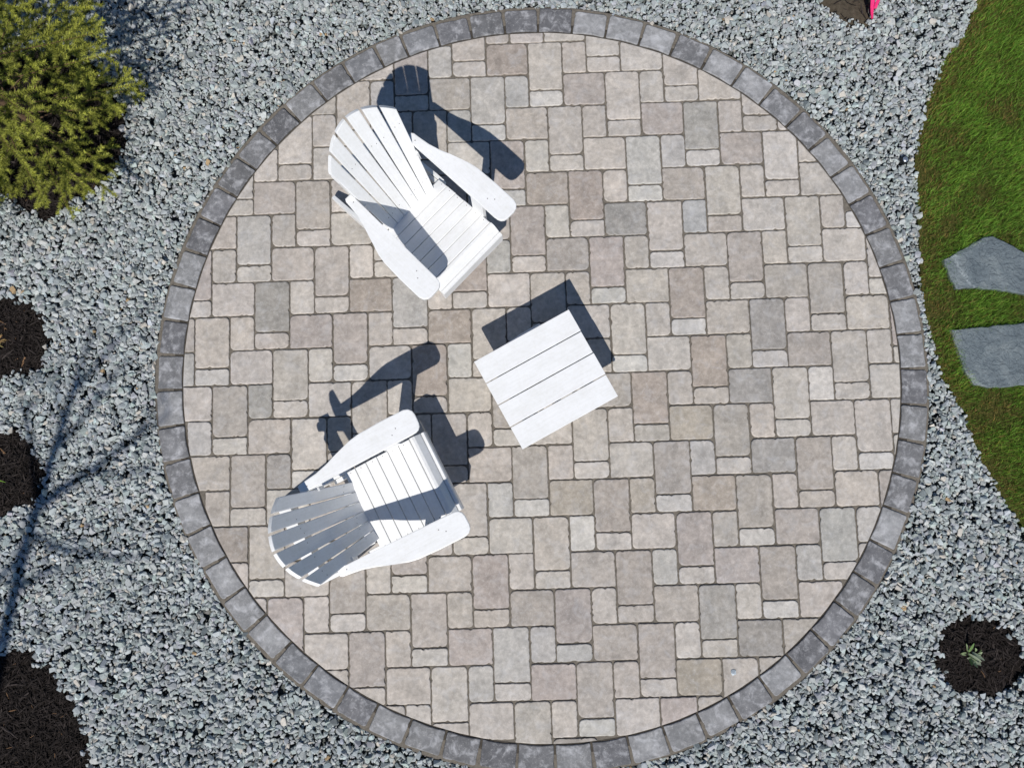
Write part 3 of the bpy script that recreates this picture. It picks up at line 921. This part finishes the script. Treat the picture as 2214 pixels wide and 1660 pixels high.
    board('arm_rail', rect(-0.768, -0.709, -0.214, 0.214), 0.578, 0.600, I, M_WHITE, root, 0.002)
    board('back_rail', rect(-0.53, -0.49, -0.18, 0.18), 0.185, 0.21, I, M_WHITE, root, 0.002)
    return root


XBs = (-sin(RAKE), cos(RAKE))
stain_mat = paint_material('white_paint_worn', (-0.466 - sin(RAKE) * 0.12, 0.100, 0.222 + cos(RAKE) * 0.12, 0.016))
chair_a = build_chair((-0.276, 1.099), radians(-43.6), 'white slatted garden chair with its fan back in full sun, nearest the top', 0.006, 0.742, (4, stain_mat))
chair_b = build_chair((-0.4325, -0.038), radians(27.0), 'white slatted garden chair with its fan back in blue shade, nearest the bottom', -0.006, 0.722)
# small ring screwed to the sunny chair's outer slat
bm = bmesh.new()
R1, R2 = 0.0075, 0.0022
ringv = []
for i in range(14):
    a_ = 2 * pi * i / 14
    ringv.append([bm.verts.new(((R1 + R2 * cos(b_)) * cos(a_), (R1 + R2 * cos(b_)) * sin(a_), R2 * sin(b_))) for b_ in [2 * pi * k / 6 for k in range(6)]])
for i in range(14):
    for k in range(6):
        bm.faces.new((ringv[i][k], ringv[(i + 1) % 14][k], ringv[(i + 1) % 14][(k + 1) % 6], ringv[i][(k + 1) % 6]))
XB = Matrix(((-sin(RAKE), 0, cos(RAKE), -0.466), (0, 1, 0, 0), (cos(RAKE), 0, sin(RAKE), 0.222), (0, 0, 0, 1)))
bm.transform(XB @ Matrix.Translation((0.33, 0.176, 0.0130)))
from_bm('ring_hook', bm, M_SCREW, chair_a)

# ------------------------------------------------------------------ side table
tb = empty('side_table', (0.130, 0.456, 0), radians(29.0))
tag(tb, 'low white side table with four wide top boards between the chairs', 'table')
TZ = 0.315; hx, hy = 0.292, 0.268
pitch = 2 * hy / 4
I4 = Matrix.Identity(4)
for k in range(4):
    y0 = -hy + k * pitch + (0.0028 if k else 0); y1 = -hy + (k + 1) * pitch - (0.0028 if k < 3 else 0)
    bt = board('top_board', rect(-hx + random.uniform(-.001, .0015), hx + random.uniform(-.0015, .001), y0, y1), TZ - 0.020, TZ - random.uniform(0, .001), I4, M_WHITE, tb, 0.0025)
for s in (-1, 0, 1):
    board('cleat', rect(s * 0.20 - 0.02, s * 0.20 + 0.02, -0.245, 0.245), TZ - 0.041, TZ - 0.0205, I4, M_WHITE, tb, 0.002)
XZ = Matrix(((1, 0, 0, 0), (0, 0, -1, 0), (0, 1, 0, 0), (0, 0, 0, 1)))
YZ = Matrix(((0, 0, 1, 0), (1, 0, 0, 0), (0, 1, 0, 0), (0, 0, 0, 1)))
# crossed folding legs: two splayed pairs
for s, xs in ((1, 0.155), (1, -0.178), (-1, 0.178), (-1, -0.155)):
    o = [(-0.18 * s, TZ - 0.042), (-0.13 * s, TZ - 0.042), (0.205 * s, 0.055), (0.222 * s, 0.03), (0.222 * s, 0.008), (0.205 * s, 0.0), (0.165 * s, 0.0)]
    board('leg', o, xs - 0.011, xs + 0.011, YZ, M_WHITE, tb, 0.003)
for s in (1,):
    o = [(-0.144, 0.285), (-0.144, 0.298), (-0.10, 0.305), (0.02, 0.316), (0.08, 0.317), (0.144, 0.317), (0.144, 0.285)]
    board('stretcher', [(x, y * s) for x, y in o], 0.02, 0.060, I4, M_WHITE, tb, 0.003)

# ------------------------------------------------------------------ spruce
def tube_into(bm, pts, rad, seg=6):
    prev = None
    for i, (p, r) in enumerate(zip(pts, rad)):
        d = (pts[min(i + 1, len(pts) - 1)] - pts[max(i - 1, 0)]).normalized()
        u = d.orthogonal().normalized(); w = d.cross(u)
        cur = [bm.verts.new(p + (u * cos(2 * pi * k / seg) + w * sin(2 * pi * k / seg)) * r) for k in range(seg)]
        if prev:
            for k in range(seg):
                f = bm.faces.new((prev[k], prev[(k + 1) % seg], cur[(k + 1) % seg], cur[k])); f.smooth = True
        prev = cur
    bm.faces.new(prev)


SPB = G(80, 268)
spruce = empty('spruce_tree', (SPB[0], SPB[1], -0.03))
tag(spruce, 'bushy yellow-green spruce in the top left corner', 'tree')
bm = bmesh.new(); SH = 1.95
tube_into(bm, [Vector((0.012 * sin(z * 3), 0.01 * cos(z * 4), z)) for z in np.linspace(-0.02, SH, 9)], list(np.linspace(0.045, 0.006, 9)), 9)
from_bm('trunk', bm, M_TWIG, spruce)
rs = random.Random(21)
shoots = []; limbs = bmesh.new()


def add_shoot(p, d, L, sh): shoots.append((p.copy(), d.normalized(), L, sh))


nw = 13
for wv in range(nw):
    zf = wv / nw; z0 = 0.06 + (SH - 0.2) * zf
    Rz = float(np.interp(z0, [0.0, 0.12, 0.5, 0.8, 1.2, 1.6, 1.9], [0.56, 0.64, 0.78, 0.70, 0.50, 0.27, 0.08]))
    nb = int(8 - 3 * zf); ph = rs.uniform(0, 6.28)
    for k in range(nb):
        az = ph + 2 * pi * k / nb + rs.uniform(-.22, .22)
        L = Rz * rs.uniform(0.80, 1.12)
        out = Vector((cos(az), sin(az), 0)); rise = rs.uniform(0.05, 0.30) + 0.30 * zf
        pts = [Vector((0, 0, z0 + rs.uniform(-.05, .05)))]
        n = max(5, int(L / 0.078)); side = Vector((-out.y, out.x, 0)); curve = rs.uniform(-.3, .3); roll = rs.uniform(-.35, .35)
        for i in range(n):
            t = (i + 1) / n
            d = (out + Vector((0, 0, rise * (1 - t) - 0.10 * (1 - zf) * t + 0.15 * t * t)) + side * curve * t).normalized()
            q = pts[-1] + d * (L / n); pts.append(q)
            if t > 0.30: add_shoot(pts[-2], d, L / n * 1.1, t)
            if t > 0.34:
                sg = 1 if i % 2 else -1
                up = side.cross(d) * -1
                sl = (0.085 + 0.36 * (1 - t)) * rs.uniform(0.8, 1.15); sl = min(sl, 0.24)
                sdir = (d * rs.uniform(0.75, 1.0) + side * sg * rs.uniform(0.75, 1.0) + Vector((0, 0, sg * roll * 0.5 + rs.uniform(-.06, .12)))).normalized()
                add_shoot(q, sdir, sl, min(1, t + 0.2))
                if sl > 0.13:
                    for fr, sg2 in ((0.42, 1), (0.62, -1)):
                        pl = sdir.cross(Vector((0, 0, 1))).normalized()
                        d2 = (sdir * 0.85 + pl * sg2 * 0.75 + Vector((0, 0, rs.uniform(-.05, .12)))).normalized()
                        add_shoot(q + sdir * sl * fr, d2, sl * (1.05 - fr) * rs.uniform(.7, .95), min(1, t + 0.3))
        add_shoot(pts[-1], (pts[-1] - pts[-2]).normalized(), rs.uniform(0.06, 0.10), 1.0)
        tube_into(limbs, pts, [0.0045 * (1 - i / (n + 1)) + 0.0012 for i in range(n + 1)], 4)
add_shoot(Vector((0, 0, SH)), Vector((0, 0, 1)), 0.14, 1.0)
from_bm('branches', limbs, M_TWIG, spruce)
SP = np.array([s[0][:] for s in shoots]); SDv = np.array([s[1][:] for s in shoots]); SL = np.array([s[2] for s in shoots]); SS = np.array([s[3] for s in shoots])
cnt = np.maximum(30, (SL * 1500).astype(int)); idx = np.repeat(np.arange(len(SL)), cnt); n = len(idx)
tpos = rng.uniform(0.02, 1.0, n); base = SP[idx] + SDv[idx] * (SL[idx] * tpos)[:, None]
ref = np.tile(np.array([0.0, 0, 1.0]), (n, 1)); U = np.cross(SDv[idx], ref); U /= np.linalg.norm(U, axis=1, keepdims=True) + 1e-9
W = np.cross(U, SDv[idx]); ang = rng.uniform(0, 2 * pi, n)
# needles part to the sides and top of the twig
rad = U * np.cos(ang)[:, None] * 1.0 + W * np.sin(ang)[:, None] * 0.75
nd = rad + SDv[idx] * rng.uniform(0.45, 0.95, n)[:, None]; nd /= np.linalg.norm(nd, axis=1, keepdims=True)
nl = rng.uniform(0.018, 0.026, n) * np.where(tpos > 0.9, 0.8, 1.0)
wv_ = np.cross(nd, rng.normal(0, 1, (n, 3))); wv_ /= np.linalg.norm(wv_, axis=1, keepdims=True) + 1e-9
V = np.stack([base - wv_ * 0.0015, base + wv_ * 0.0015, base + nd * nl[:, None]], 1).reshape(-1, 3)
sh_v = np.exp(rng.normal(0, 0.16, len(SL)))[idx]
t_ = np.clip(SS[idx] * 0.45 + 0.45 * tpos + 0.25 * np.clip(rad[:, 2], -1, 1), 0, 1)[:, None]  # yellower tips, plus painted shading: upward needles lighter, downward ones darker
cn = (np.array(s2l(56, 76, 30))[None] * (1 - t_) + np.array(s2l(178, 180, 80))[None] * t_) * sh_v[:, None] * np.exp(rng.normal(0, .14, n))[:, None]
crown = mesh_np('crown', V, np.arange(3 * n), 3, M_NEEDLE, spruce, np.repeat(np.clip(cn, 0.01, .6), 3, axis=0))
print('needles', n)

# ------------------------------------------------------------------ leafless young tree just outside the left edge (its shadow crosses the gravel)
def shade_caster(px, py, z):
    """point at height z whose sun shadow falls on the ground spot (px, py)"""
    g_ = G(px, py); k = z / -SUN_D.z
    return Vector((g_[0] - SUN_D.x * k, g_[1] - SUN_D.y * k, z))


main = [shade_caster(*q) for q in ((-14, 1470, 3.3), (4, 1390, 3.6), (40, 1235, 3.9), (75, 1100, 4.15), (108, 990, 4.4), (140, 900, 4.6), (165, 815, 4.8), (190, 740, 5.0), (218, 680, 5.2))]
TB = Vector((main[0].x - 0.10, main[0].y - 0.25, -0.04))
tree = empty('bare_tree', TB)
tag(tree, 'tall leafless young tree outside the bottom left corner, its branch shadows crossing the gravel', 'tree')
bm = bmesh.new()
stem = [TB + (main[0] - TB) * f + Vector((0.05 * sin(f * 6), 0.03 * sin(f * 4), 0)) * (1 - f) for f in (0, .2, .4, .6, .8)] + main
rad_ = list(np.linspace(0.06, 0.040, 6)) + [0.039, 0.037, 0.034, 0.029, 0.024, 0.019, 0.012, 0.005]
tube_into(bm, [p - TB for p in stem], rad_, 9)
from_bm('trunk', bm, M_TRUNK, tree)
bm = bmesh.new(); rs = random.Random(4)
for pts, r in (([(75, 1103, 4.15), (130, 1062, 4.25), (200, 1018, 4.4), (288, 948, 4.55), (365, 895, 4.7)], .011), ([(75, 1103, 4.15), (62, 985, 4.35), (50, 900, 4.5), (44, 825, 4.65)], .009),
               ([(50, 1200, 3.95), (22, 1228, 3.95), (-25, 1262, 4.0)], .009), ([(155, 850, 4.7), (205, 792, 4.85), (246, 742, 5.0), (280, 705, 5.1)], .008),
               ([(110, 985, 4.4), (178, 905, 4.6), (222, 838, 4.75), (250, 800, 4.85)], .007), ([(60, 1160, 4.05), (140, 1195, 4.1), (255, 1212, 4.2), (340, 1200, 4.3)], .008),
               ([(200, 1018, 4.4), (250, 1030, 4.5), (320, 1022, 4.6)], .005), ([(30, 1275, 3.85), (95, 1240, 4.0), (160, 1235, 4.1)], .007), ([(130, 925, 4.55), (120, 850, 4.7), (128, 780, 4.85)], .006)):
    P3 = [shade_caster(*q) - TB for q in pts]
    tube_into(bm, P3, [2.7 * r * (1 - 0.65 * i / (len(P3) - 1)) for i in range(len(P3))], 6)
    for q in P3[1:]:
        e = q + Vector((rs.uniform(-.16, .22), rs.uniform(-.1, .25), rs.uniform(.05, .2)))
        tube_into(bm, [q, q.lerp(e, .5) + Vector((.01, .01, 0)), e], [r * 1.1, r * .8, .004], 5)
from_bm('branches', bm, M_TRUNK, tree)

# ------------------------------------------------------------------ small plants
def leaf_bm(bm, base, az, L, w, rise, droop, fold=0.25):
    d = Vector((cos(az), sin(az), 0)); s = Vector((-d.y, d.x, 0)); n = 6; prev = None
    for i in range(n + 1):
        t = i / n; p = base + d * (L * t) + Vector((0, 0, rise * t - droop * t * t))
        ww = w * sin(pi * min(1, 0.12 + 0.86 * t)) ** 0.8
        cur = [bm.verts.new(p - s * ww + Vector((0, 0, ww * fold))), bm.verts.new(p), bm.verts.new(p + s * ww + Vector((0, 0, ww * fold)))]
        if prev:
            for k in (0, 1):
                f = bm.faces.new((prev[k], prev[k + 1], cur[k + 1], cur[k])); f.smooth = True
        prev = cur


PL = G(2104, 1418, 0)
plant = empty('leafy_plant', (PL[0], PL[1], -0.02)); tag(plant, 'small pale green leafy plant in the round mulch bed at bottom right', 'plant')
rs = random.Random(9)
for k in range(18):
    az = [1.95, 2.3, 2.75, 3.2, 3.6, 4.0, 4.4, 4.9, 5.4, 5.75, 6.0, 0.1, 0.35, 0.7, 1.1, 1.5, 0.0, 5.1][k] + rs.uniform(-.1, .1)
    L = rs.uniform(0.032, 0.066) * (1.15 if k in (0, 1) else 1); bm = bmesh.new()
    leaf_bm(bm, Vector((rs.uniform(-.022, .022), rs.uniform(-.022, .022), rs.uniform(0, .02))), az + rs.uniform(-.5, .5), L * rs.uniform(.7, 1.15), rs.uniform(0.006, 0.010), rs.uniform(.02, .06), rs.uniform(0, .03))
    o = from_bm('leaf', bm, M_LEAF, plant)
    c = rs.choice([(150, 168, 124), (184, 194, 164), (112, 142, 84), (170, 184, 146)]); set_tint(o.data, tuple(x * .8 for x in s2l(*c)))


def tuft(name, px, n, L, w, c, label, cat, az0=None, spread=pi):
    p = G(*px); P = empty(name, (p[0], p[1], -0.025)); tag(P, label, cat); rs = random.Random(n)
    for k in range(n):
        az = rs.uniform(0, 2 * pi) if az0 is None else az0 + rs.uniform(-spread, spread)
        bm = bmesh.new(); leaf_bm(bm, Vector((rs.uniform(-.01, .01), rs.uniform(-.01, .01), 0)), az, L * rs.uniform(.6, 1.1), w, L * rs.uniform(.4, .8), L * rs.uniform(.1, .5))
        o = from_bm('blade', bm, M_LEAF, P); set_tint(o.data, tuple(x * rs.uniform(.7, 1.1) for x in s2l(*c)))
    return P


tuft('grass_tuft', (-14, 738), 26, 0.075, 0.003, (178, 150, 96), 'dry tan grass tuft in the upper round mulch bed on the left', 'plant')
tuft('strappy_plant', (-34, 1028), 9, 0.17, 0.004, (112, 150, 60), 'green strappy plant poking a blade into the lower left mulch bed', 'plant')
# weeds by the bottom right bed
# ------------------------------------------------------------------ marker stake with pink ribbon
mk = G(1880, 27); stake = empty('marker_stake', (mk[0], mk[1], -0.03)); tag(stake, 'black marker stake tied with a bright pink ribbon at the top edge', 'stake')
bm = bmesh.new()
prism(bm, [(-0.008, 0.0), (0.006, -0.004), (0.012, 0.02), (0.012, 0.16), (-0.010, 0.16), (-0.013, 0.03)], 0.0, 0.010, Matrix.Translation((0, 0, 0.02)) @ Matrix.Rotation(radians(38), 4, 'X'), 0.002)
from_bm('stake', bm, M_BLACKPL, stake)
for nm_, top, bot, wt, wb, ph in (('ribbon', (1892, -34), (1889, 37), 0.045, 0.010, 0.0), ('ribbon', (1916, -40), (1896, 15), 0.030, 0.016, 1.3)):
    a_, b_ = Vector(G(*top, 0.16)), Vector(G(*bot, 0.03)); bm = bmesh.new(); prev = None; n = 10; mm = 8
    d = (b_ - a_); s = Vector((-d.y, d.x)).normalized()
    for i in range(n + 1):
        t = i / n; p = a_.lerp(b_, t); wd = wt * (1 - t) + wb * t; cur = []
        for q in range(mm + 1):
            u = q / mm - .5; z = 0.16 * (1 - t) ** 1.3 + 0.02 * t + 0.012 * (1 - .5 * t) * sin(u * 12 + ph + t * 2)
            cur.append(bm.verts.new((p.x + s.x * u * wd * 1.0 - mk[0], p.y + s.y * u * wd - mk[1], z + 0.02)))
        if prev:
            for q in range(mm):
                f = bm.faces.new((prev[q], prev[q + 1], cur[q + 1], cur[q])); f.smooth = True
        prev = cur
    o = from_bm(nm_, bm, M_PINK, stake); set_tint(o.data, s2l(250, 62, 140))

# ------------------------------------------------------------------ ground light, loose stones
gl = G(1955, 347); lamp = empty('ground_light', (gl[0], gl[1], -0.008)); tag(lamp, 'small round metal ground light set in the gravel by the lawn', 'ground light')
bm = bmesh.new(); bmesh.ops.create_cone(bm, cap_ends=True, segments=24, radius1=0.024, radius2=0.022, depth=0.05, matrix=Matrix.Translation((0, 0, 0.0)))
bmesh.ops.bevel(bm, geom=[e for e in bm.edges if abs(e.verts[0].co.z - .025) < 1e-4 and abs(e.verts[1].co.z - .025) < 1e-4], offset=0.004, segments=3, affect='EDGES')
from_bm('housing', bm, M_BLACKPL, lamp)
bm = bmesh.new(); bmesh.ops.create_uvsphere(bm, u_segments=20, v_segments=10, radius=0.0165, matrix=Matrix.Translation((0, 0, 0.0235)) @ Matrix.Diagonal((1, 1, 0.42, 1)))
for f in bm.faces: f.smooth = True
from_bm('lens', bm, M_CHROME, lamp)


def loose(px, s, tpl, c, label, z):
    p = G(*px); V, Fa = TPL[tpl]
    o = mesh_np('stone', V * s, Fa.reshape(-1), 3, M_STONE, None, np.tile(np.array(s2l(*c)), (len(V), 1)))
    o.location = (p[0], p[1], z + s * -V[:, 2].min()); o.rotation_euler = (0, 0, 0.5); tag(o, label, 'stone')


loose((1585, 1452), 0.018, 5, (196, 206, 212), 'single small grey stone chip lying on a paver near the lower right rim', 0.0)
loose((1922, 1247), 0.028, 9, (226, 220, 208), 'bright white stone in the gravel just outside the right border', -0.02)
loose((519, 127), 0.030, 14, (190, 186, 176), 'large pale stone in the gravel right of the spruce shadow', -0.02)
